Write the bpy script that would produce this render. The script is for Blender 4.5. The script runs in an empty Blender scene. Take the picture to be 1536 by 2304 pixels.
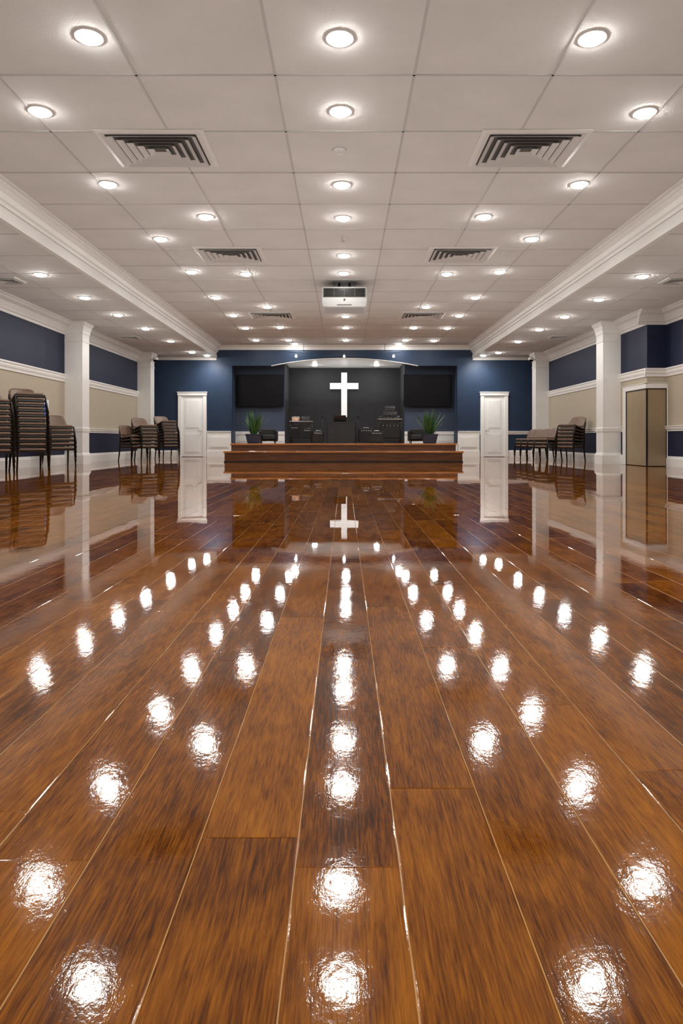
import bpy, math, random, bmesh
from mathutils import Vector, Matrix
random.seed(4)
U=0.0145; F=1500.0; HZ=990.0; VX=775.0; EH=38.0
HC=213.0; HS=186.0
ZC=(HC+EH)*U; ZS=(HS+EH)*U
XL=-440*U; XR=434*U; DB=1500*U; DF=-250*U
STG=31.7*U
def xw(px,d): return (px-VX)*d/F*U
def zw(py,d): return ((HZ-py)*d/F+EH)*U
scene=bpy.context.scene
col=scene.collection
# ---------------------------------------------------------------- materials
class NT:
    def __init__(s,name):
        s.m=bpy.data.materials.new(name); s.m.use_nodes=True
        s.t=s.m.node_tree; s.t.nodes.clear()
        s.out=s.n('ShaderNodeOutputMaterial')
    def n(s,typ,**k):
        x=s.t.nodes.new(typ)
        for a,b in k.items(): setattr(x,a,b)
        return x
    def l(s,a,b): s.t.links.new(a,b)
    def math(s,op,a,b=None,c=None):
        x=s.n('ShaderNodeMath',operation=op)
        for i,v in enumerate((a,b,c)):
            if v is None: continue
            if isinstance(v,(int,float)): x.inputs[i].default_value=v
            else: s.l(v,x.inputs[i])
        return x.outputs[0]
def mat(name,c,rough=0.5,metal=0.0,var=0.06,nscale=6.0,bump=0.0,bscale=60.0,emit=None,estr=0,coat=0,spec=0.5):
    g=NT(name); b=g.n('ShaderNodeBsdfPrincipled'); g.l(b.outputs[0],g.out.inputs[0])
    tc=g.n('ShaderNodeTexCoord'); nz=g.n('ShaderNodeTexNoise'); nz.inputs['Scale'].default_value=nscale
    nz.inputs['Detail'].default_value=4
    g.l(tc.outputs['Object'],nz.inputs['Vector'])
    r=g.n('ShaderNodeValToRGB')
    r.color_ramp.elements[0].position=0.3; r.color_ramp.elements[1].position=0.7
    r.color_ramp.elements[0].color=(c[0]*(1-var),c[1]*(1-var),c[2]*(1-var),1)
    r.color_ramp.elements[1].color=(min(1,c[0]*(1+var)),min(1,c[1]*(1+var)),min(1,c[2]*(1+var)),1)
    g.l(nz.outputs['Fac'],r.inputs[0]); g.l(r.outputs[0],b.inputs['Base Color'])
    b.inputs['Roughness'].default_value=rough; b.inputs['Metallic'].default_value=metal
    b.inputs['Specular IOR Level'].default_value=spec
    b.inputs['Coat Weight'].default_value=coat
    if bump>0:
        n2=g.n('ShaderNodeTexNoise'); n2.inputs['Scale'].default_value=bscale; n2.inputs['Detail'].default_value=3
        g.l(tc.outputs['Object'],n2.inputs['Vector'])
        bp=g.n('ShaderNodeBump'); bp.inputs['Strength'].default_value=bump; bp.inputs['Distance'].default_value=0.01
        g.l(n2.outputs['Fac'],bp.inputs['Height']); g.l(bp.outputs[0],b.inputs['Normal'])
    if emit:
        b.inputs['Emission Color'].default_value=(*emit,1); b.inputs['Emission Strength'].default_value=estr
    return g.m
def wood_floor():
    g=NT('polished_plank_floor'); b=g.n('ShaderNodeBsdfPrincipled'); g.l(b.outputs[0],g.out.inputs[0])
    geo=g.n('ShaderNodeNewGeometry'); sp=g.n('ShaderNodeSeparateXYZ'); g.l(geo.outputs['Position'],sp.inputs[0])
    W=9.3*U; L=1.15
    xs=g.math('DIVIDE',g.math('ADD',sp.outputs['X'],4.4*U),W)
    row=g.math('FLOOR',xs); fx=g.math('FRACT',xs)
    wn=g.n('ShaderNodeTexWhiteNoise',noise_dimensions='1D'); g.l(row,wn.inputs['W'])
    ys=g.math('ADD',g.math('DIVIDE',sp.outputs['Y'],L),g.math('MULTIPLY',wn.outputs['Value'],7.3))
    idx=g.math('FLOOR',ys); fy=g.math('FRACT',ys)
    cb=g.n('ShaderNodeCombineXYZ'); g.l(row,cb.inputs[0]); g.l(idx,cb.inputs[1])
    wn2=g.n('ShaderNodeTexWhiteNoise',noise_dimensions='2D'); g.l(cb.outputs[0],wn2.inputs['Vector'])
    def nz(sx,sy,off,detail,rough=.5,dist=0.0):
        c=g.n('ShaderNodeCombineXYZ')
        g.l(g.math('ADD',g.math('MULTIPLY',sp.outputs['X'],sx),g.math('MULTIPLY',wn2.outputs['Value'],off)),c.inputs[0])
        g.l(g.math('MULTIPLY',sp.outputs['Y'],sy),c.inputs[1]); g.l(g.math('MULTIPLY',wn2.outputs['Value'],9.0),c.inputs[2])
        n=g.n('ShaderNodeTexNoise'); n.inputs['Scale'].default_value=1.0; n.inputs['Detail'].default_value=detail
        n.inputs['Roughness'].default_value=rough; n.inputs['Distortion'].default_value=dist
        g.l(c.outputs[0],n.inputs['Vector']); return n.outputs['Fac']
    n1=nz(44,4.5,40,7,.62,2.4); n2=nz(400,18,11,4,.65); n3=nz(10,4.0,23,3,.5,1.2)
    v=g.math('ADD',g.math('MULTIPLY',n1,0.42),g.math('MULTIPLY',n2,0.60))
    v=g.math('ADD',v,g.math('MULTIPLY',n3,0.38))
    v=g.math('ADD',v,g.math('MULTIPLY',g.math('SUBTRACT',wn2.outputs['Value'],0.5),0.15))
    v=g.math('SUBTRACT',v,0.195)
    r=g.n('ShaderNodeValToRGB'); e=r.color_ramp.elements
    e[0].position=0.28; e[0].color=(0.028,0.0075,0.0010,1)
    e[1].position=0.74; e[1].color=(0.42,0.165,0.010,1)
    x=e.new(0.41); x.color=(0.120,0.036,0.0025,1)
    x=e.new(0.54); x.color=(0.245,0.086,0.0050,1)
    g.l(v,r.inputs[0])
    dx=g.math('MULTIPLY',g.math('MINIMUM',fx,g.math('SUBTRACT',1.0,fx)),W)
    dy=g.math('MULTIPLY',g.math('MINIMUM',fy,g.math('SUBTRACT',1.0,fy)),L)
    dm=g.math('MINIMUM',dx,dy)
    mr=g.n('ShaderNodeMapRange'); mr.inputs['From Min'].default_value=0.0003; mr.inputs['From Max'].default_value=0.0022
    g.l(dm,mr.inputs['Value'])
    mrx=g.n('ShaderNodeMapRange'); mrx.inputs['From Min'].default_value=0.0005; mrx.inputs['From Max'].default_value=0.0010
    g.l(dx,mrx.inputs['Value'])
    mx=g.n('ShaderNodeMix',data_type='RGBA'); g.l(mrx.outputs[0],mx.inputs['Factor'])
    mx.inputs['A'].default_value=(0.58,0.38,0.19,1)  # pale seam colour paints in the glint along plank edges
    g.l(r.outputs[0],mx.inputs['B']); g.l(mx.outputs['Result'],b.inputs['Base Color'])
    b.inputs['Roughness'].default_value=0.6; b.inputs['Specular IOR Level'].default_value=0.0
    # older, more rippled varnish toward one end of the hall
    wr=g.n('ShaderNodeMapRange',interpolation_type='SMOOTHSTEP'); wr.inputs['From Min'].default_value=0.6; wr.inputs['From Max'].default_value=4.2
    wr.inputs['To Min'].default_value=1.0; wr.inputs['To Max'].default_value=0.07
    g.l(sp.outputs['Y'],wr.inputs['Value']); wear=wr.outputs[0]
    b.inputs['Coat Weight'].default_value=1.0; b.inputs['Coat IOR'].default_value=1.5
    b.inputs['Coat Tint'].default_value=(0.95,0.84,0.64,1)
    g.l(g.math('ADD',g.math('MULTIPLY',wear,0.045),0.008),b.inputs['Coat Roughness'])
    cr=g.n('ShaderNodeCombineXYZ'); g.l(g.math('MULTIPLY',sp.outputs['X'],1.5),cr.inputs[0]); g.l(sp.outputs['Y'],cr.inputs[1])
    rp=g.n('ShaderNodeTexNoise'); rp.inputs['Scale'].default_value=24; rp.inputs['Detail'].default_value=5; rp.inputs['Roughness'].default_value=0.62
    g.l(cr.outputs[0],rp.inputs['Vector'])
    rq=g.n('ShaderNodeTexNoise'); rq.inputs['Scale'].default_value=2.6; rq.inputs['Detail'].default_value=1.5
    g.l(cr.outputs[0],rq.inputs['Vector'])
    h=g.math('ADD',g.math('MULTIPLY',rp.outputs['Fac'],0.00052),g.math('MULTIPLY',n2,0.00004))
    h=g.math('MULTIPLY',h,wear)
    h=g.math('ADD',h,g.math('MULTIPLY',mr.outputs[0],g.math('ADD',g.math('MULTIPLY',wear,0.0014),0.0002)))
    h=g.math('ADD',h,g.math('MULTIPLY',rq.outputs['Fac'],0.0008))
    bp=g.n('ShaderNodeBump'); bp.inputs['Strength'].default_value=0.6; bp.inputs['Distance'].default_value=1.0
    g.l(h,bp.inputs['Height']); g.l(bp.outputs[0],b.inputs['Coat Normal'])
    return g.m
def wood_stage(name,c0,c1):
    g=NT(name); b=g.n('ShaderNodeBsdfPrincipled'); g.l(b.outputs[0],g.out.inputs[0])
    tc=g.n('ShaderNodeTexCoord'); mp=g.n('ShaderNodeMapping'); mp.inputs['Scale'].default_value=(1.2,6,22)
    g.l(tc.outputs['Object'],mp.inputs['Vector'])
    n=g.n('ShaderNodeTexNoise'); n.inputs['Scale'].default_value=1.5; n.inputs['Detail'].default_value=5; g.l(mp.outputs[0],n.inputs['Vector'])
    r=g.n('ShaderNodeValToRGB'); r.color_ramp.elements[0].color=(*c0,1); r.color_ramp.elements[1].color=(*c1,1)
    r.color_ramp.elements[0].position=0.3; r.color_ramp.elements[1].position=0.7
    g.l(n.outputs['Fac'],r.inputs[0]); g.l(r.outputs[0],b.inputs['Base Color'])
    b.inputs['Roughness'].default_value=0.3; b.inputs['Coat Weight'].default_value=1; b.inputs['Coat Roughness'].default_value=0.06
    return g.m
M={}
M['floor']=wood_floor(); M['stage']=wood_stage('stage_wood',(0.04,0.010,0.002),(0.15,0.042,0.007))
M['nosing']=wood_stage('stage_nosing_highlight',(0.26,0.085,0.018),(0.48,0.18,0.04))  # lighter tone paints the highlight of the glossy step edges
M['ceil']=mat('acoustic_tile',(0.585,0.580,0.560),0.9,var=0.04,nscale=2.0,bump=0.25,bscale=140)
M['grid']=mat('ceiling_grid_paint',(0.43,0.425,0.41),0.6,var=0.02)
M['white']=mat('white_trim_paint',(0.80,0.79,0.76),0.35,var=0.02)
M['crown']=mat('crown_moulding_paint',(0.63,0.615,0.585),0.45,var=0.02)
M['door']=mat('white_door_paint',(0.78,0.78,0.76),0.35,var=0.02)
M['beige']=mat('beige_wallcovering',(0.46,0.40,0.31),0.85,var=0.06,nscale=30,bump=0.3,bscale=200)
M['navy']=mat('navy_wall_paint',(0.010,0.015,0.042),0.55,var=0.08,bump=0.1,bscale=120,spec=.3)
M['navyb']=mat('navy_back_wall_paint',(0.013,0.029,0.062),0.5,var=0.08,bump=0.1,bscale=120,spec=.3)
M['slate']=mat('slate_blue_paint',(0.045,0.064,0.105),0.6,var=0.05,spec=.3)
M['char']=mat('charcoal_paint',(0.036,0.037,0.041),0.7,var=0.1,spec=.3)
M['black']=mat('black_plastic',(0.008,0.008,0.009),0.35,var=0.1)
M['screen']=mat('dark_glass',(0.002,0.002,0.003),0.3,var=0.1,spec=.12)
M['dark']=mat('dark_recess',(0.09,0.085,0.08),0.9)
M['vent']=mat('vent_painted_metal',(0.57,0.56,0.54),0.5,var=0.03)
M['lens']=mat('lamp_lens',(1,1,1),0.5,emit=(1.0,0.975,0.94),estr=145)
M['lens2']=mat('wash_lamp_lens',(1,1,1),0.5,emit=(1.0,0.97,0.93),estr=30)
M['cross']=mat('white_lit_acrylic',(0.88,0.88,0.88),0.4,emit=(1,1,1),estr=0.45)
M['brown']=mat('brown_vinyl',(0.165,0.100,0.066),0.40,var=0.12,nscale=12)
M['frame']=mat('dark_chair_frame',(0.015,0.012,0.010),0.35,metal=0.3)
M['bronze']=mat('bronze_metal_panel',(0.33,0.25,0.155),0.35,metal=0.2,var=0.08,nscale=2)
M['leaf']=mat('green_leaf',(0.035,0.12,0.028),0.45,var=0.4,nscale=14)
M['pot']=mat('dark_blue_ceramic',(0.015,0.022,0.05),0.25)
M['leather']=mat('black_leather',(0.008,0.008,0.010),0.4,bump=0.3,bscale=50)
M['steel']=mat('steel',(0.5,0.5,0.5),0.3,metal=0.9)
M['proj']=mat('projector_white',(0.40,0.40,0.39),0.4,var=0.02,spec=.2)
M['grille']=mat('speaker_grille',(0.022,0.022,0.025),0.7,bump=0.8,bscale=300)
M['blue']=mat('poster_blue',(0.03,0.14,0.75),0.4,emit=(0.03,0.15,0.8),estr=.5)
M['paper']=mat('poster_white',(0.8,0.82,0.85),0.5)
M['peach']=mat('peach_drum_shell',(0.85,0.50,0.34),0.4)
M['soil']=mat('soil',(0.03,0.02,0.012),0.9)
# ---------------------------------------------------------------- mesh builder
class MB:
    def __init__(s): s.v=[];s.f=[];s.mi=[];s.sm=[]
    def add(s,vs,fs,m=0,smooth=False):
        o=len(s.v); s.v+= [tuple(v) for v in vs]
        for f in fs: s.f.append([i+o for i in f]); s.mi.append(m); s.sm.append(smooth)
    def box(s,x0,x1,y0,y1,z0,z1,m=0):
        if x0>x1:x0,x1=x1,x0
        if y0>y1:y0,y1=y1,y0
        if z0>z1:z0,z1=z1,z0
        s.add([(x0,y0,z0),(x1,y0,z0),(x1,y1,z0),(x0,y1,z0),(x0,y0,z1),(x1,y0,z1),(x1,y1,z1),(x0,y1,z1)],
          [(3,2,1,0),(4,5,6,7),(0,1,5,4),(1,2,6,5),(2,3,7,6),(3,0,4,7)],m)
    def prof(s,pts,axis,a0,a1,base,sg,m=0):
        n=len(pts); vs=[]
        for a in (a0,a1):
            for o,z in pts:
                c=base+sg*o
                vs.append((c,a,z) if axis=='Y' else (a,c,z))
        fs=[(i,(i+1)%n,n+(i+1)%n,n+i) for i in range(n)]
        fs.append(tuple(range(n))[::-1]); fs.append(tuple(range(n,2*n)))
        s.add(vs,fs,m)
    def sqloft(s,cx,cy,rings,m=0):
        vs=[];fs=[]
        for (hx,hy,z) in rings: vs+=[(cx-hx,cy-hy,z),(cx+hx,cy-hy,z),(cx+hx,cy+hy,z),(cx-hx,cy+hy,z)]
        for k in range(len(rings)-1):
            for i in range(4):
                j=(i+1)%4; fs.append((4*k+i,4*k+j,4*k+4+j,4*k+4+i))
        fs.append((3,2,1,0)); t=4*(len(rings)-1); fs.append((t,t+1,t+2,t+3))
        s.add(vs,fs,m)
    def lathe(s,cx,cy,prof,n=24,m=0,smooth=True,caps=True):
        vs=[];fs=[]
        for r,z in prof:
            for i in range(n):
                a=2*math.pi*i/n; vs.append((cx+r*math.cos(a),cy+r*math.sin(a),z))
        for k in range(len(prof)-1):
            for i in range(n):
                j=(i+1)%n; fs.append((k*n+i,k*n+j,(k+1)*n+j,(k+1)*n+i))
        s.add(vs,fs,m,smooth)
        if caps:
            o=len(s.v)-len(vs)
            s.f.append([o+i for i in range(n)][::-1]); s.mi.append(m); s.sm.append(False)
            t=o+(len(prof)-1)*n
            s.f.append([t+i for i in range(n)]); s.mi.append(m); s.sm.append(False)
    def tube(s,pts,r,n=8,m=0):
        pts=[Vector(p) for p in pts]; vs=[];fs=[]
        for k,p in enumerate(pts):
            d=(pts[min(k+1,len(pts)-1)]-pts[max(k-1,0)]).normalized()
            ref=Vector((0,0,1)) if abs(d.z)<0.9 else Vector((1,0,0))
            a=d.cross(ref).normalized(); b=d.cross(a)
            rr=r[k] if isinstance(r,(list,tuple)) else r
            for i in range(n):
                t=2*math.pi*i/n; vs.append(p+a*math.cos(t)*rr+b*math.sin(t)*rr)
        for k in range(len(pts)-1):
            for i in range(n):
                j=(i+1)%n; fs.append((k*n+i,k*n+j,(k+1)*n+j,(k+1)*n+i))
        fs.append(tuple(range(n))[::-1]); fs.append(tuple(range((len(pts)-1)*n,len(pts)*n)))
        s.add(vs,fs,m,True)
    def obj(s,name,mats,parent=None,bevel=0,seg=2,loc=None,structure=False,**props):
        me=bpy.data.meshes.new(name); me.from_pydata(s.v,[],s.f)
        for m in (mats if isinstance(mats,list) else [mats]): me.materials.append(M[m])
        for p,mi,sm in zip(me.polygons,s.mi,s.sm): p.material_index=mi; p.use_smooth=sm
        bm=bmesh.new(); bm.from_mesh(me); bmesh.ops.recalc_face_normals(bm,faces=bm.faces); bm.to_mesh(me); bm.free()
        o=bpy.data.objects.new(name,me); col.objects.link(o)
        if bevel:
            b=o.modifiers.new('bevel','BEVEL'); b.width=bevel; b.segments=seg; b.limit_method='ANGLE'; b.angle_limit=math.radians(40)
        if parent: o.parent=parent
        if loc: o.location=loc
        if structure: o['kind']='structure'
        for k,v in props.items(): o[k]=v
        return o
def root(name,label,cat,loc=(0,0,0),rz=0,group=None):
    e=bpy.data.objects.new(name,None); e.empty_display_size=0.1; e.location=loc; e.rotation_euler=(0,0,rz); col.objects.link(e)
    if label: e['label']=label
    if cat: e['category']=cat
    if group: e['group']=group
    return e
def dup(src,loc,rz=0,label=None):
    e=src.copy(); col.objects.link(e); e.location=loc; e.rotation_euler=(0,0,rz)
    if label: e['label']=label
    for c in list(src.children):
        k=c.copy(); col.objects.link(k); k.parent=e
    return e
tn=[0]
def trim(b,mats='white',label='white painted moulding'):
    tn[0]+=1
    return b.obj('trim_%d'%tn[0],mats,structure=True,label=label)
# ---------------------------------------------------------------- shell
XN=462*U; DN=957*U
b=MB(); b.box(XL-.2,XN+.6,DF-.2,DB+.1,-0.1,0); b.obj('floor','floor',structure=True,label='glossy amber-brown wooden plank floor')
XA=255*U; DA=1700*U; DW=1560*U; ZA=222*U
b=MB(); b.box(-XA,XA,DB+.003,DA+.1,-0.1,STG); b.obj('floor_alcove','stage',structure=True,label='wooden stage floor inside the alcove')
XT=288*U; T=0.12
b=MB()
b.box(-XT-.05,XT+.05,DF,DB+.05,ZC,ZC+T)
b.obj('ceiling','ceil',structure=True,label='suspended tile ceiling of pale taupe panels')
b=MB()
b.box(XL-.2,-XT-.03,DF,DB+.05,ZS,ZS+T); b.box(XT+.03,XN+.5,DF,DB+.05,ZS,ZS+T)
b.obj('ceiling_soffit','ceil',structure=True,label='lower tiled soffit ceiling along the side aisles')
b=MB(); b.box(-XA-.1,XA+.1,DB+.12,DA+.1,ZA,ZA+T); b.obj('ceiling_alcove','white',structure=True,label='white ceiling of the stage alcove')
R1a,R1b=129*U,141*U; R2a,R2b=50.5*U,58*U; BB=15*U
def sidewall(b,x0,x1,y0,y1):
    b.box(x0,x1,y0,y1,0,R2a+.02,0); b.box(x0,x1,y0,y1,R2a+.02,R1a+.02,1); b.box(x0,x1,y0,y1,R1a+.02,ZS+.02,0)
b=MB(); sidewall(b,XL-.15,XL,DF,DB+.15); b.obj('wall_left',['navy','beige'],structure=True,label='navy wall with beige middle band')
b=MB(); sidewall(b,XR,XR+.15,DN,DB+.15); sidewall(b,XR+.15,XN+.15,DN,DN+.15); sidewall(b,XN,XN+.15,DF,DN); b.obj('wall_right',['navy','beige'],structure=True,label='navy wall with beige band and a recessed corner')
b=MB(); b.box(XL-.15,XN+.15,DF-.15,DF,0,ZC+.1); b.obj('wall_front','beige',structure=True,label='plain beige wall')
b=MB(); b.box(XL,-XA,DB,DB+.15,0,ZC+.1); b.box(XA,XR,DB,DB+.15,0,ZC+.1)
N=48; xs=[-XA+2*XA*i/N for i in range(N+1)]
def archz(x):
    a=165*U
    return (205 + (17*(1-(x/a)**2) if abs(x)<a else 0))*U
vs=[];fs=[]
for x in xs:
    z=archz(x); vs+=[(x,DB,z),(x,DB,ZC+.1),(x,DB+.12,z),(x,DB+.12,ZC+.1)]
for i in range(N):
    a=4*i;c=a+4
    fs+=[(a,c,c+1,a+1),(a+2,a+3,c+3,c+2),(a,a+2,c+2,c)]
b.add(vs,fs,0)
b.obj('wall_back','navyb',structure=True,label='deep blue end wall with arched header over the stage')
b=MB(); vs=[];fs=[]
xs2=[-165*U+330*U*i/40 for i in range(41)]
for x in xs2:
    z=archz(x); vs+=[(x,DB-.005,z-.008),(x,DB-.005,z+.010),(x,DB+.14,z-.008),(x,DB+.14,z+.010)]
for i in range(40):
    a=4*i;c=a+4
    fs+=[(a,c,c+1,a+1),(a+2,a+3,c+3,c+2),(a,a+2,c+2,c),(a+1,c+1,c+3,a+3)]
fs+=[(0,1,3,2),(160,162,163,161)]
b.add(vs,fs,0); trim(b,'crown','pale arched lining above the stage')
b=MB(); xi=140*U
for s in (-1,1):
    b.box(s*XA,s*xi,DW,DW+.12,STG,ZA,0)
    b.box(s*XA,s*(XA+.1),DB+.1,DW+.12,STG,ZA,0)
    b.box(s*(xi+.12),s*(xi),DW+.12,DA,STG,ZA,1)
b.box(-xi-.3,xi+.3,DA,DA+.1,STG,ZA,1)
b.obj('wall_alcove',['slate','char'],structure=True,label='slate blue wings and charcoal wall behind the stage')
b=MB()
for s in (-1,1):
    x0,x1=sorted((s*XA,s*xi))
    b.box(x0,x1,DW-.03,DW,STG,R2a)
    b.box(x0,x1,DW-.06,DW,R2a,R2b)
    for k in range(3):
        w=(x1-x0)/3; b.box(x0+k*w+.06,x0+(k+1)*w-.06,DW-.045,DW-.03,STG+.05,R2a-.05)
trim(b,label='white panelled wainscot below the screens')
b=MB()
for (p0,p1) in ((466,520),(1029,1078)):
    x0,x1=xw(p0,1500),xw(p1,1500)
    b.box(x0,x1,DB-.036,DB,0,R2b-.03)
    w=(x1-x0)
    b.box(x0+.07,x1-.07,DB-.05,DB-.036,BB+.07,R2a-.06)
    b.box(x0+.11,x1-.11,DB-.06,DB-.05,BB+.11,R2a-.10)
    b.box(x0-.005,x1+.005,DB-.06,DB-.036,0,BB-.02)
for s in (-1,1):
    b.box(s*XA,s*(207*U),DB-.036,DB+.003,0,STG-.02)
trim(b,label='white raised-panel wainscot beside the stage')
b=MB()
for s in (-1,1): b.box(s*XA,s*(XA-.03),DB-.015,DB+.12,STG,205*U)
trim(b,'navyb',label='navy casing at the alcove edge')
rail=[(0,0),(0.025,0.0),(0.03,.25),(0.05,.4),(0.06,.6),(0.045,.7),(0.07,.8),(0.08,.92),(0.075,1),(0,1)]
def railp(z0,z1,k=1): return [(o*k,z0+(z1-z0)*t) for o,t in rail]
base=[(0,0),(.03,0),(.03,BB*.75),(.02,BB*.85),(.012,BB),(0,BB)]
crown=[(0,-.30),(.02,-.30),(.025,-.25),(.05,-.235),(.06,-.20),(.10,-.11),(.17,-.07),(.19,-.04),(.215,-.03),(.215,0),(0,0)]
def crownp(z,k=1): return [(o*k,z+t*k) for o,t in crown]
for nm,z0,z1,lab,kk in (('u',R1a,R1b,'white upper wall rail',.8),('l',R2a,R2b,'white chair rail',.75)):
    b=MB(); b.prof(railp(z0,z1,kk),'Y',DF,DB,XL,1); trim(b,label=lab)
    b=MB(); b.prof(railp(z0,z1,kk),'Y',DN+(.0 if nm=='u' else 1.06),DB,XR,-1)
    if nm=='u': b.prof(railp(z0,z1,kk),'X',XR-.06,XN,DN,-1)
    b.prof(railp(z0,z1,kk),'Y',DF,DN,XN,-1); trim(b,label=lab)
b=MB()
for (a,c) in ((XL,xw(401,1500)),(xw(465,1500),-XA),(XA,xw(1080,1500)),(xw(1142,1500),XR)):
    b.prof(railp(R2a,R2b,.75),'X',a,c,DB,-1)
trim(b,label='white chair rail on end wall')
b=MB(); b.prof(base,'Y',DF,DB,XL,1); b.obj('baseboard_left','white',structure=True)
b=MB(); b.prof(base,'Y',DN+1.06,DB,XR,-1); b.prof(base,'Y',DF,DN,XN,-1); b.obj('baseboard_right','white',structure=True)
b=MB()
for (a,c) in ((XL,xw(401,1500)),(xw(1142,1500),XR)):
    b.prof(base,'X',a,c,DB-.0,-1)
b.obj('baseboard_back','white',structure=True)
b=MB(); b.prof(crownp(ZS),'Y',DF,DB,XL,1); trim(b,'crown',label='white crown moulding')
b=MB(); b.prof(crownp(ZS),'Y',DN,DB,XR,-1); b.prof(crownp(ZS),'X',XR-.2,XN,DN,-1); b.prof(crownp(ZS),'Y',DF,DN,XN,-1); trim(b,'crown',label='white crown moulding')
b=MB(); b.prof(crownp(ZS,.3),'X',XL,-XT,DB,-1); b.prof(crownp(ZS,.3),'X',XT,XR,DB,-1); trim(b,'crown',label='white crown moulding on end wall')
b=MB(); b.prof(crownp(ZC,.5),'X',-XT,XT,DB,-1); trim(b,'crown',label='white crown moulding above the stage header')
tr=[(-.05,ZS-.012),(.02,ZS-.012),(.02,ZS+.05),(0.005,ZS+.06),(0.005,ZC-.24),(.03,ZC-.24),(.035,ZC-.20),(.06,ZC-.18),(.08,ZC-.12),(.13,ZC-.07),(.15,ZC-.06),(.15,ZC-.03),(.19,ZC-.02),(.19,ZC+.01),(-.05,ZC+.01)]
for s in (-1,1):
    b=MB(); b.prof(tr,'Y',DF,DB,s*XT,-s); trim(b,'crown',label='off-white stepped crown moulding around the raised ceiling')
b=MB(); g=.010
for k in range(-3,4):
    x=(40.5+81*k)*U
    if abs(x)<XT-.2: b.box(x-g,x+g,DF,DB,ZC-.005,ZC+.002)
d=389-71*8
while d<1500:
    if d*U>DF: b.box(-XT+.15,XT-.15,d*U-g,d*U+g,ZC-.005,ZC+.002)
    d+=71
trim(b,'grid','thin metal ceiling grid')
b=MB(); g=.008
for s in (-1,1):
    b.box(s*365*U-g,s*365*U+g,DF,DB,ZS-.004,ZS+.002)
    d=389-71*8
    while d<1500:
        if d*U>DF: b.box(s*(XT+.04),s*(432*U-.2),d*U-g,d*U+g,ZS-.004,ZS+.002)
        d+=71
trim(b,'grid','thin metal grid of the soffit')
W=14*U
def column(cx,cy,lab):
    b=MB(); h=W
    R=[(h*1.16,0),(h*1.16,.20),(h*1.10,.225),(h*1.04,.25),(h,.26),(h,R2a),(h*1.06,R2a+.01),(h*1.08,R2b-.02),(h,R2b),(h,ZS-.46),(h*1.05,ZS-.45),(h*1.05,ZS-.42),(h,ZS-.41),(h,ZS-.27),(h*1.06,ZS-.26),(h*1.09,ZS-.20),(h*1.22,ZS-.10),(h*1.34,ZS-.06),(h*1.38,ZS-.04),(h*1.38,ZS)]
    b.sqloft(cx,cy,[(r,r,z) for r,z in R])
    b.obj('column','white',label=lab,category='column',group='square wall columns')
for d,l in ((1048,'square white column with moulded capital and base'),(1416,'square white column near the end wall')):
    column(XL+W,(d+14)*U,l); column(XR-W,(d+14)*U,l)
def pdoor(n,p0,p1):
    x0,x1=xw(p0,1500),xw(p1,1500); zt=zw(882,1500); c=.115
    r=root('door_%d'%n,'white two-panel door in white casing',None,((x0+x1)/2,DB,0)); r['kind']='structure'
    h=(x1-x0)/2
    b=MB(); b.box(-h,-h+c,-.06,0,0,zt-.03); b.box(h-c,h,-.06,0,0,zt-.03); b.box(-h-.015,h+.015,-.075,0,zt-.12,zt-.02); b.box(-h-.03,h+.03,-.09,0,zt-.025,zt)
    b.obj('door_frame','white',r,bevel=.006)
    b=MB(); w=h-c
    b.box(-w,w,-.03,0,0.01,zt-.12)
    for (za,zb) in ((.12,.78),(.92,zt-.24)):
        b.box(-w+.10,w-.10,-.036,-.03,za,zb); b.box(-w+.14,w-.14,-.042,-.036,za+.04,zb-.04)
    b.obj('door_leaf','door',r,bevel=.004)
    s=1 if n==1 else -1
    b=MB(); b.tube([(s*(w-.06),-.03,.86),(s*(w-.06),-.08,.86)],.012); b.tube([(s*(w-.06),-.08,.86),(s*(w-.16),-.085,.86)],.01)
    b.obj('door_handle','steel',r)
pdoor(1,401,465); pdoor(2,1080,1142)
r=root('door_3','bronze folding door leaves in white casing at the wall corner',None,(XR,DN,0)); r['kind']='structure'
zt=112*U
ya=66*U; xb=31*U
b=MB()
b.box(-.05,0,ya,ya+.16,0,zt+.10); b.box(-.05,0,-.0,ya,zt,zt+.10); b.box(-.05,xb,-.05,0,zt,zt+.10); b.box(xb-.06,xb,-.05,0,0,zt)
b.box(-.06,0,-.06,ya+.165,zt+.10,zt+.115); b.box(-.06,xb,-.06,0,zt+.10,zt+.115)
b.obj('door_frame','white',r,bevel=.006)
b=MB(); b.box(-.03,-.001,.0,ya-.01,0.01,zt-.01); b.obj('door_leaf','bronze',r,bevel=.006)
b=MB(); b.box(.0,xb-.07,-.03,-.001,0.01,zt-.01); b.obj('door_leaf','bronze',r,bevel=.006)
b=MB(); b.box(-.036,.0,-.036,-.031,.01,zt-.01); b.box(-.040,-.03,ya-.025,ya,.0,zt); b.box(xb-.075,xb-.06,-.04,-.03,0,zt); b.box(-.04,-.03,.0,ya,zt-.02,zt); b.box(-.03,xb-.06,-.04,-.03,zt-.02,zt); b.obj('door_edge_strip','frame',r)
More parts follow.
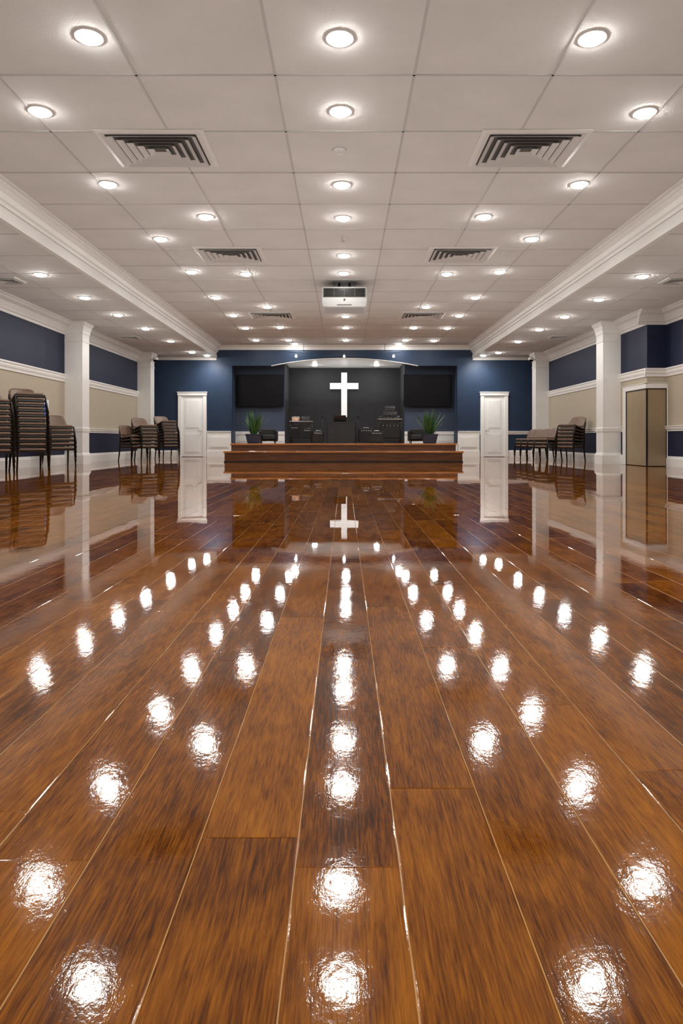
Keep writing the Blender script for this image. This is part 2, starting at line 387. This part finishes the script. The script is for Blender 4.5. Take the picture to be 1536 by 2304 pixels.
# ---------------------------------------------------------------- stage
r=root('stage','two-tier stage of glossy reddish-brown wood','stage',(0,0,0))
d1,d2=1140,1185
xa0,xa1=xw(505,d1),xw(1040,d1); xb0,xb1=xw(520,d2),xw(1025,d2)
z1=19.0*U
b=MB(); b.box(xa0,xa1,d1*U,DB-.1,0,z1-.05); b.obj('lower_step','stage',r)
b=MB(); b.box(xa0-.025,xa1+.025,d1*U-.04,DB-.1,z1-.05,z1); b.obj('step_nosing','nosing',r,bevel=.012,seg=3,label='polished wooden step nosing with its edge highlight painted lighter')
b=MB(); b.box(xa0-.012,xa1+.012,d1*U-.02,d1*U,0,.03); b.obj('base_shade_strip','frame',r,label='dark strip painted as a shadow line along the floor')  # added dark strip, paints a shadow line at the foot of the riser
b=MB(); b.box(xb0,xb1,d2*U,DB,z1,STG-.045); b.obj('platform','stage',r)
b=MB(); b.box(xb0-.025,xb1+.025,d2*U-.04,DB,STG-.045,STG); b.obj('stage_nosing','nosing',r,bevel=.012,seg=3,label='polished wooden stage edge and top with the edge highlight painted lighter')
# ---------------------------------------------------------------- downlights
R=.088
r0=root('downlight','round recessed white ceiling downlight, switched on','ceiling light',group='ceiling downlights')
b=MB(); b.lathe(0,0,[(R+.006,-.004),(R+.018,-.012),(R+.022,-.004),(R+.022,0),(R+.0,0)],28,caps=False); b.obj('trim_ring','white',r0)
b=MB(); b.lathe(0,0,[(R+.004,-.004),(R*.97,-.018),(R*.8,-.030),(R*.4,-.037),(.002,-.038)],28,caps=False); b.obj('lamp_lens','lens',r0)
pos=[]
for p in [(764,85),(766,250),(769,415),(771,490),(773,574),(773,614),(777,711),(778,737),(778,765),
  (200,82),(463,487),(553,616),(601,690),(630,736),(649,765),(1332,85),(1088,487),(1005,616),(958,690),(930,737),(912,765),(663,773),(897,773),
  (90,250),(243,414),(361,537),(431,611),(486,669),(525,709),(552,738),(576,765),
  (1450,253),(1303,414),(1196,537),(1124,611),(1069,669),(1033,710),(1006,738),(976,766)]:
    d=HC*F/(HZ-p[1]); pos.append((xw(p[0],d),min(d,1480)*U,ZC))
for p in [(91,617),(191,669),(266,708),(328,739),(384,767),(432,792),(1445,621),(1347,673),(1270,712),(1213,741),(1165,768),(1121,793),(470,802),(1082,802)]:
    d=HS*F/(HZ-p[1]); pos.append((xw(p[0],d),min(d,1462)*U,ZS))
for d in (235,110,-20,-150):  # unseen ceiling rows added to light the near end of the hall
    for x in (-150,0,150): pos.append((x*U,d*U,ZC))
for d in (610,470,330,180,30,-120):  # unseen soffit rows, likewise added for illumination
    for x in (-340,340): pos.append((x*U,d*U,ZS))
for p in [(709,824),(846,824)]:
    d=184*F/(HZ-p[1]); pos.append((xw(p[0],d),(d-25)*U,ZA))
r0.location=pos[0]
for p in pos[1:]: dup(r0,p)
s0=root('spotlight','small white spotlight aimed at the stage, switched on','spotlight',group='stage header spotlights')
b=MB(); b.tube([(0,0,.13),(0,0,.03)],.008); b.obj('stem','black',s0)
b=MB(); b.tube([(0,.02,.04),(0,-.04,-.015)],[.03,.04],16); b.obj('lamp_housing','white',s0)
b=MB(); b.tube([(0,-.04,-.015),(0,-.046,-.02)],[.036,.03],16); b.obj('lamp_lens','lens2',s0)
pp=[(xw(px,1475),1475*U,ZC-.40) for px in (666,774,885)]
b=MB(); b.tube([(pp[0][0]-.2,1475*U,ZC-.27),(pp[2][0]+.2,1475*U,ZC-.27)],.012)
for q in (-1.3,1.3): b.tube([(pp[1][0]+q,1475*U,ZC-.27),(pp[1][0]+q,1475*U,ZC)],.008)
b.obj('lighting_rail','navyb',label='slim dark rail carrying the stage spotlights',category='lighting rail')
s0.location=pp[0]
for q in pp[1:]: dup(s0,q)
# ---------------------------------------------------------------- vents
def ventmesh(hx,hy,name,lab,loc,grp):
    r=root(name,lab,'air vent',loc,group=grp)
    b=MB(); b.box(-hx*.93,hx*.93,-hy*.93,hy*.93,-.006,-.001); b.obj('recess','dark',r)
    b=MB()
    pts=[(1,-.001),(1,-.008),(.92,-.020),(.84,-.020),(.84,-.008)]
    for k in range(len(pts)-1):
        o,zo=pts[k]; i,zi=pts[k+1]
        V=[(-hx*o,-hy*o,zo),(hx*o,-hy*o,zo),(hx*o,hy*o,zo),(-hx*o,hy*o,zo),(-hx*i,-hy*i,zi),(hx*i,-hy*i,zi),(hx*i,hy*i,zi),(-hx*i,hy*i,zi)]
        b.add(V,[(0,1,5,4),(1,2,6,5),(2,3,7,6),(3,0,4,7)])
    b.obj('vent_frame','vent',r)
    b=MB()
    for k in range(5):
        o=.82-.155*k; i=o-.09; zo,zi=-.042,-.010
        for (oo,ii,za,zb) in ((o,i,zo,zi),(o+.008,i+.008,zo,zi)):
            V=[(-hx*oo,-hy*oo,za),(hx*oo,-hy*oo,za),(hx*oo,hy*oo,za),(-hx*oo,hy*oo,za),(-hx*ii,-hy*ii,zb),(hx*ii,-hy*ii,zb),(hx*ii,hy*ii,zb),(-hx*ii,hy*ii,zb)]
            b.add(V,[(0,1,5,4),(1,2,6,5),(2,3,7,6),(3,0,4,7)])
    b.obj('louvers','vent',r)
    return r
vl='square ceiling air diffuser with nested angled louvers'
v0=None
for (px,py) in [(360,335),(1183,335),(520,572),(1033,572),(612,709),(949,709)]:
    d=HC*F/(HZ-py); loc=(xw(px,d),d*U,ZC)
    if v0 is None: v0=ventmesh(38*U,31*U,'air_vent',vl,loc,'ceiling air vents')
    else: dup(v0,loc)
v1=None
for (px,py) in [(18,629),(1520,630),(293,758),(1255,757)]:
    d=HS*F/(HZ-py); loc=(xw(px,d),d*U,ZS)
    if v1 is None: v1=ventmesh(15*U,15*U,'air_vent','small square air diffuser in the lower soffit',loc,'soffit air vents')
    else: dup(v1,loc)
d=HC*F/(HZ-338)
b=MB(); b.lathe(xw(763,d),d*U,[(.075,ZC-.001),(.075,ZC-.012),(.055,ZC-.028),(.005,ZC-.03)],24); b.obj('smoke_detector','ceil',label='round off-white smoke detector on ceiling tile',category='smoke detector')
sq=None
for (px,py,h,z) in [(771,535,HC,ZC),(322,775,HS,ZS),(1240,777,HS,ZS),(218,731,HS,ZS)]:
    d=h*F/(HZ-py)
    if sq is None:
        sq=root('fire_sprinkler','small metal fire sprinkler head','fire sprinkler',(xw(px,d),d*U,z),group='fire sprinklers')
        b=MB(); b.lathe(0,0,[(.035,0),(.035,-.006),(.012,-.01),(.012,-.03)],16); b.obj('sprinkler_body','vent',sq)
        b=MB(); b.tube([(-.012,0,-.02),(-.018,0,-.04),(0,0,-.055)],.003); b.tube([(.012,0,-.02),(.018,0,-.04),(0,0,-.055)],.003); b.lathe(0,0,[(.03,-.055),(.03,-.06)],16); b.obj('deflector','steel',sq)
    else: dup(sq,(xw(px,d),d*U,z))
for s,x in ((1,XL+2*W),(-1,XR-2*W)):
    r=root('security_camera','white dome security camera on column','camera',(x,1412*U,ZS-.22))
    b=MB(); b.tube([(0,0.05,0),(s*.12,.05,0),(s*.14,0.02,-.02)],.02); b.obj('bracket','white',r)
    b=MB(); b.lathe(s*.17,0.0,[(.03,.07),(.08,.05),(.085,0),(.08,-.02)],20); b.obj('camera_housing','white',r)
    b=MB(); b.lathe(s*.17,0.0,[(.075,-.02),(.065,-.06),(.03,-.085),(.004,-.09)],20); b.obj('camera_dome','screen',r)
# ---------------------------------------------------------------- projector
d=885; x=xw(774.5,d)
hw=51.5*d/F*U; zb=zw(693,d); zt=zw(645,d)
r=root('projector','white ceiling-mounted projector with slatted grille','projector',(x,d*U,0))
h=zt-zb; zm=zb+h*.52
b=MB(); b.sqloft(0,.3,[(hw*.86,.27,zb),(hw*.95,.295,zb+.03),(hw,.30,zb+.12),(hw,.30,zt-.03),(hw*.98,.29,zt)]); b.obj('projector_body','proj',r,bevel=.02,seg=3)
b=MB(); b.box(-hw*.9,hw*.9,-.008,.02,zm,zt-.03); b.obj('grille_recess','screen',r)
b=MB()
for k in range(7):
    z=zm+.01+(zt-.03-zm-.02)*k/6; b.box(-hw*.9,hw*.9,-.016,-.004,z-.0025,z+.0025)
for q in (-.9,-.45,0,.45,.9): b.box(hw*q-.005,hw*q+.005,-.018,-.004,zm,zt-.03)
b.obj('grille_slats','dark',r)
b=MB(); b.tube([(0,-.012,zm-.05),(0,.02,zm-.05)],.02,20); b.box(-.14,.14,-.008,0,zb+.06,zb+.07); b.obj('status_button','dark',r)
b=MB(); b.box(-.24,.24,.1,.5,zt+.0,zt+.02); b.tube([(-.1,.3,zt),(-.1,.3,ZC)],.022); b.tube([(.1,.3,zt),(.1,.3,ZC)],.022); b.box(-.22,.22,.15,.45,ZC-.02,ZC); b.obj('ceiling_mount','black',r)
# ---------------------------------------------------------------- screens
for (p0,p1) in ((532,638),(908,1016)):
    x0,x1=xw(p0,1550),xw(p1,1550); z0,z1_=zw(915,1550),zw(843,1550)
    r=root('television','large black flat wall television, switched off','television',((x0+x1)/2,1550*U,(z0+z1_)/2))
    hx=(x1-x0)/2;hz=(z1_-z0)/2
    b=MB(); b.box(-hx,hx,-.03,.03,-hz,hz); b.obj('bezel','screen',r,bevel=.006)
    b=MB(); b.box(-hx+.02,hx-.02,-.034,-.03,-hz+.03,hz-.02); b.obj('screen','screen',r)
    b=MB(); b.box(-.3,.3,.03,.144,-.2,.2); b.obj('wall_bracket','black',r)
dc=1688; x=xw(774,dc)
b=MB(); k=dc/F*U
zt=zw(838,dc); zb=zw(938,dc)
b.box(x-6.5*k,x+6.5*k,DA-.12,DA-.06,zb,zt); b.box(x-32*k,x-6.5*k,DA-.12,DA-.06,zw(875,dc),zw(861.5,dc)); b.box(x+6.5*k,x+32*k,DA-.12,DA-.06,zw(875,dc),zw(861.5,dc))
r=root('cross','tall plain white cross mounted on charcoal wall','cross',(0,0,0)); b.obj('cross_body','cross',r)
b=MB(); b.box(x-.06,x+.06,DA-.06,DA,zb+.2,zt-.2); b.obj('standoff_mount','black',r)
# ---------------------------------------------------------------- plants & tub chairs
def plant(px,d):
    x=xw(px,d)
    r=root('potted_plant','spiky green plant in a dark square planter','plant',(x,d*U,STG))
    b=MB(); hp=21*d/F*U
    b.sqloft(0,0,[(.15,.15,0),(.16,.16,.02),(.20,.20,hp-.03),(.21,.21,hp-.03),(.21,.21,hp),(.18,.18,hp),(.17,.17,hp-.04)]); b.obj('planter','pot',r)
    b=MB(); b.box(-.165,.165,-.165,.165,hp-.06,hp-.03); b.obj('soil','soil',r)
    b=MB()
    for i in range(80):
        a=random.uniform(0,2*math.pi); L=random.uniform(.44,.78); el=random.uniform(.88,1.52); w=random.uniform(.016,.026)
        dr=Vector((math.cos(a),math.sin(a),0)); sd=Vector((-math.sin(a),math.cos(a),0)); p=dr*random.uniform(0,.09)+Vector((0,0,hp-.05)); vs=[];fs=[]
        for k in range(7):
            t=k/6; e=el-.45*t*t*(1.6-el)*1.2
            ww=w*(.6+1.4*t if t<.35 else 1.09*(1-(t-.35)/.65)**.7)+.001
            vs+=[p-sd*ww,p+Vector((0,0,-ww*.25)),p+sd*ww]
            p=p+(dr*math.cos(e)+Vector((0,0,math.sin(e))))*(L/6)
        for k in range(6):
            fs+=[(3*k,3*k+1,3*k+4,3*k+3),(3*k+1,3*k+2,3*k+5,3*k+4)]
        b.add(vs,fs,0,True)
    b.obj('foliage','leaf',r)
plant(571,1260); plant(966,1260)
def tub(px,d,rz):
    r=root('armchair','low black leather tub armchair on stage','armchair',(xw(px,d),d*U,STG),rz)
    b=MB(); b.box(-.19,.19,-.21,.2,.10,.24); b.obj('seat','leather',r,bevel=.03,seg=3)
    b=MB(); b.box(-.25,.25,.17,.25,.06,.42); b.box(-.27,-.19,-.22,.25,.06,.36); b.box(.19,.27,-.22,.25,.06,.36); b.obj('backrest','leather',r,bevel=.03,seg=3)
    for sx in (-1,1):
        for sy in (-1,1):
            b=MB(); b.tube([(sx*.2,sy*.18,0),(sx*.2,sy*.17,.10)],[.012,.018]); b.obj('leg','frame',r)
tub(603,1330,.2); tub(939,1330,-.2)
# ---------------------------------------------------------------- stage equipment
def table(x0p,x1p,topy,d,dep,lab,shelf=True):
    x0,x1=xw(x0p,d),xw(x1p,d); zt=zw(topy,d)-STG
    r=root('table',lab,'table',((x0+x1)/2,d*U,STG)); h=(x1-x0)/2; q=dep/2
    b=MB(); b.box(-h,h,-q,q,zt-.02,zt); b.obj('tabletop','steel',r,bevel=.005)
    for sx in (-1,1):
        for sy in (-1,1):
            b=MB(); b.tube([(sx*(h-.04),sy*(q-.04),0),(sx*(h-.04),sy*(q-.04),zt-.02)],.016); b.obj('leg','frame',r)
    if shelf:
        b=MB(); b.box(-h+.03,h-.03,-q+.03,q-.03,.10,.12); b.obj('shelf','black',r)
    return (x0+x1)/2,STG+zt
tx,tz=table(652,704,948,1380,.55,'steel equipment table with black legs and shelf')
def drape(px0,px1,ty,d):
    x0,x1=xw(px0,d),xw(px1,d); h=(x1-x0)/2; zt=zw(ty,d)-STG
    r=root('draped_table','table covered with a black pleated cloth','table',((x0+x1)/2,d*U,STG))
    P=[(-h,-.25),(h,-.25),(h,.25),(-h,.25)]; ring=[]; vs=[];fs=[]
    for k in range(4):
        a,c=Vector(P[k]),Vector(P[(k+1)%4]); m=30 if k%2==0 else 16
        nn=Vector(((c-a).y,-(c-a).x)).normalized()
        for i in range(m): ring.append((a+(c-a)*i/m, nn, i))
    N=len(ring)
    for z,k in ((0,1),(zt*.5,.6),(zt,0.1)):
        for p,nn,i in ring: q=p+nn*(.012*math.sin(i*2.1)*k+.02*k); vs.append((q.x,q.y,z))
    for L_ in range(2):
        for i in range(N): j=(i+1)%N; fs.append((L_*N+i,L_*N+j,(L_+1)*N+j,(L_+1)*N+i))
    b=MB(); b.add(vs,fs,0,True); b.obj('cloth_skirt','leather',r)
    b=MB(); b.box(-h-.01,h+.01,-.26,.26,zt-.01,zt+.012); b.obj('tabletop','black',r,bevel=.005)
    return (x0+x1)/2,STG+zt+.012
cx,cz=drape(737,800,952,1300)
rx,rz_=table(848,903,943,1360,.6,'steel equipment table with a stacked sound rack')
def amp(x,y,z,w,h,dp,lab,name='guitar_amplifier',cat='amplifier'):
    r=root(name,lab,cat,(x,y,z))
    b=MB(); b.box(-w/2,w/2,-dp/2,dp/2,.02,h); b.obj('cabinet','black',r,bevel=.012,seg=3)
    b=MB(); b.box(-w/2+.03,w/2-.03,-dp/2-.008,-dp/2,.05,h*.72); b.obj('speaker_grille','grille',r,bevel=.004)
    b=MB(); b.box(-w/2+.03,w/2-.03,-dp/2-.006,-dp/2,h*.80,h*.90)
    b.obj('control_panel','grille',r)
    b=MB()
    for k in range(5): xx=-w/2+.07+(w-.14)*k/4; b.tube([(xx,-dp/2-.025,h*.85),(xx,-dp/2-.004,h*.85)],.012,10)
    b.obj('knobs','paper',r)
    for sx in (-1,1):
        b=MB(); b.box(sx*(w/2-.05)-.02,sx*(w/2-.05)+.02,-dp/2+.03,dp/2-.03,0,.02); b.obj('foot','black',r)
    b=MB(); b.tube([(-.08,0,h),(-.07,0,h+.03),(.07,0,h+.03),(.08,0,h)],.008); b.obj('handle','steel',r)
amp(xw(716,1350),1350*U,STG,.32,.34,.25,'small black combo amplifier')
amp(xw(823,1330),1330*U,STG,.40,.42,.28,'black combo guitar amplifier')
amp(xw(847,1270),1270*U,STG,.36,.32,.25,'black combo amplifier beside a taller one')
amp(xw(664,1390),1390*U,STG+.12,.30,.40,.25,'black powered speaker on table shelf','speaker','speaker')
amp(xw(691,1390),1390*U,STG+.12,.28,.30,.25,'smaller black speaker on table shelf','speaker','speaker')
amp(xw(877,1360),1360*U,STG+.12,.56,.46,.35,'black equipment case on table shelf','speaker','speaker')
def boxy(x,y,z,w,h,dp,name,lab,cat,rows=2):
    r=root(name,lab,cat,(x,y,z))
    b=MB(); b.sqloft(0,0,[(w/2,dp/2,0),(w/2,dp/2,h*.6),(w/2*.96,dp/2*.8,h)]); b.obj('case','black',r,bevel=.008)
    b=MB()
    for k in range(rows):
        for i in range(6): xx=-w/2+.04+(w-.08)*i/5; b.tube([(xx,-dp/2-.012,h*(.25+.25*k)),(xx,-dp/2+.002,h*(.25+.25*k))],.007,8)
    b.obj('knobs','steel',r)
boxy(rx-.0,1360*U,rz_,.60,.09,.4,'sound_mixer','black sound mixer on equipment table','mixer')
boxy(rx+.02,1360*U,rz_+.09,.40,.13,.35,'power_amplifier','black rack amplifier stacked on a mixer','amplifier')
boxy(rx+.02,1360*U,rz_+.22,.30,.16,.3,'wireless_receiver','small black wireless receiver on top of the rack','receiver',1)
boxy(tx+.13,1380*U,tz,.26,.14,.3,'sound_mixer','compact black sound mixer on equipment table','mixer')
r=root('snare_drum','small peach-coloured snare drum with chrome rims','drum',(tx-.17,1380*U,tz))
b=MB(); b.lathe(0,0,[(.12,.01),(.12,.12)],24); b.obj('drum_shell','peach',r)
b=MB(); b.lathe(0,0,[(.127,0),(.127,.02)],24); b.lathe(0,0,[(.127,.11),(.127,.13)],24); b.obj('drum_rim','steel',r)
b=MB(); b.lathe(0,0,[(.118,.13),(.118,.134)],24); b.obj('drum_head','paper',r)
r=root('laptop','open black laptop on the draped table','laptop',(cx-.05,1300*U,cz))
b=MB(); b.box(-.17,.17,-.12,.12,0,.018); b.obj('keyboard_base','black',r,bevel=.004)
b=MB(); b.add([(-.17,-.12,.018),(.17,-.12,.018),(.17,-.19,.2),(-.17,-.19,.2),(-.17,-.105,.022),(.17,-.105,.022),(.17,-.178,.204),(-.17,-.178,.204)],[(0,1,2,3),(4,7,6,5),(0,4,5,1),(3,2,6,7),(0,3,7,4),(1,5,6,2)]); b.obj('laptop_lid','black',r)
def mic(px,d,top):
    r=root('microphone_stand','slim black microphone stand with microphone','microphone stand',(xw(px,d),d*U,STG)); zt=zw(top,d)-STG
    b=MB(); b.lathe(0,0,[(.13,0),(.13,.012),(.03,.025)],24); b.obj('stand_base','black',r)
    b=MB(); b.tube([(0,0,.02),(0,0,zt-.1)],.012); b.obj('pole','black',r)
    b=MB(); b.tube([(0,0,zt-.12),(0,-.03,zt-.02),(0,-.04,zt)],[.012,.018,.024],12); b.obj('microphone','grille',r)
mic(806,1290,934); mic(725,1430,934)
# ---------------------------------------------------------------- stacking chairs
c0=root('stacking_chair','brown padded stacking chair with dark metal frame','chair',(0,0,0))
SZ=.36
b=MB(); b.sqloft(0,0,[(.20,.205,SZ),(.222,.23,SZ+.010),(.222,.23,SZ+.036),(.20,.21,SZ+.048)])
b.obj('seat','brown',c0,bevel=.010,seg=2)
vs=[];fs=[];nx,nz=12,8
for lay in (0,1):
    for j in range(nz+1):
        t=j/nz; z=SZ+.09+.27*t; yb=.225+.085*t
        wid=.222*(1-.08*max(0,(t-.6)/.4)**3)
        for i in range(nx+1):
            u=-1+2*i/nx
            zz=z-.045*abs(u)**5*t**2+.012*(1-u*u)*t
            vs.append((u*wid,yb-.05*u*u+(.03 if lay else 0),zz))
n1=(nx+1)*(nz+1)
for j in range(nz):
    for i in range(nx):
        a=j*(nx+1)+i
        fs.append((a,a+1,a+nx+2,a+nx+1)); fs.append((n1+a,n1+a+nx+1,n1+a+nx+2,n1+a+1))
edge=[i for i in range(nx+1)]+[(j)*(nx+1)+nx for j in range(1,nz+1)]+[nz*(nx+1)+i for i in range(nx-1,-1,-1)]+[j*(nx+1) for j in range(nz-1,0,-1)]
for k in range(len(edge)):
    a,c=edge[k],edge[(k+1)%len(edge)]; fs.append((a,n1+a,n1+c,c))
b=MB(); b.add(vs,fs,0,True); b.obj('backrest','brown',c0)
for s in (-1,1):
    b=MB(); b.tube([(s*.262,-.235,0),(s*.245,-.215,SZ-.03),(s*.240,-.20,SZ+.01)],[.015,.016,.016]); b.obj('leg','frame',c0)
    b=MB(); b.tube([(s*.262,.27,0),(s*.245,.215,SZ),(s*.238,.225,SZ+.1),(s*.222,.25,SZ+.22)],[.015,.016,.016,.013]); b.obj('leg','frame',c0)
b=MB()
for s in (-1,1): b.tube([(s*.243,-.20,SZ+.005),(s*.243,.215,SZ+.005)],.014)
b.box(-.235,.235,-.215,-.19,SZ-.03,SZ); b.tube([(-.24,.12,SZ-.005),(.24,.12,SZ-.005)],.009)
b.obj('seat_rail','frame',c0)
first=[True]
def stack(x,y,n,rz,grp,dz=.084,tilt=2.3):
    T=Matrix.Translation((x,y,0))@Matrix.Rotation(rz,4,'Z')
    for i in range(n):
        lab='brown stacking chair at floor level of a stack' if i==0 and n>1 else ('top brown stacking chair with its backrest showing' if i==n-1 and n>1 else 'brown padded stacking chair with dark metal frame')
        if first[0]: o=c0; first[0]=False; o['label']=lab
        else: o=dup(c0,(0,0,0),0,lab)
        o.location=T.to_translation(); o.rotation_euler=T.to_euler()
        o['group']=grp
        T=T@Matrix.Translation((0,-.014,dz))@Matrix.Rotation(math.radians(-tilt),4,'X')
ga='stacked chairs by the beige wall'
stack(xw(66,815),815*U,12,.7,ga,tilt=2.0)
stack(xw(-16,745),745*U,10,.7,ga,tilt=2.0)
stack(xw(133,965),965*U,6,.7,ga)
gb='stacked chairs near the end wall'
stack(xw(328,1215),1215*U,7,.8,gb)
stack(xw(300,1205),1205*U,4,1.0,gb)
stack(xw(378,1375),1370*U,9,.75,gb)
gc='stacked chairs by the far wall column'
stack(xw(1282,1165),1165*U,7,-.9,gc)
for k,d in enumerate((1212,1257,1302,1347)):
    stack(368*U,d*U,3,-1.1,gc)
# poster
r=root('poster','small blue and white framed notice on beige wall','poster',(0,0,0))
b=MB(); b.box(XL,XL+.015,966*U,990*U,zw(938,968),zw(898,968))
b.obj('poster_sheet','paper',r)
b=MB(); b.box(XL+.015,XL+.018,968*U,986*U,zw(936,968),zw(908,968)); b.obj('poster_print','blue',r)
# ---------------------------------------------------------------- lights
def fill_uplight(x,y,z,sx,sy,p,c=(.98,1,.99)):  # added area lamps with no visible fixture, fill the ceilings from below
    L=bpy.data.lights.new('fill_uplight','AREA'); L.shape='RECTANGLE'; L.size=sx; L.size_y=sy; L.energy=p; L.color=c
    o=bpy.data.objects.new('fill_uplight',L); col.objects.link(o); o.location=(x,y,z); o.rotation_euler=(math.pi,0,0)
fill_uplight(0,680*U,1.15,7.6,13.5,172)
fill_uplight(0,60*U,1.15,7.6,5.5,28)
for s in (-1,1): fill_uplight(s*358*U,700*U,1.9,1.3,15,22)
fill_uplight(0,1600*U,1.9,3.6,2.0,26)  # added fill for the alcove ceiling
for px in (470,1082):
    L=bpy.data.lights.new('wall_wash','SPOT'); L.energy=95; L.spot_size=math.radians(110); L.spot_blend=1.0; L.shadow_soft_size=.05; L.color=(1,.98,.95)
    o=bpy.data.objects.new('wall_wash',L); col.objects.link(o); o.location=(xw(px,1450),1450*U,ZS-.06); o.rotation_euler=(math.radians(32),0,0)
w=bpy.data.worlds.new('world'); scene.world=w; w.use_nodes=True
w.node_tree.nodes['Background'].inputs[0].default_value=(0.6,0.58,0.55,1); w.node_tree.nodes['Background'].inputs[1].default_value=0.05
cam=bpy.data.cameras.new('camera'); co=bpy.data.objects.new('camera',cam); col.objects.link(co)
co.location=(0,0,EH*U); co.rotation_euler=(math.pi/2,0,0)
cam.sensor_fit='VERTICAL'; cam.sensor_height=36; cam.lens=36*F/2304
cam.shift_y=-(1152-HZ)/2304; cam.shift_x=(768-VX)/2304
cam.clip_start=.05
scene.camera=co
scene.view_settings.view_transform='Standard'
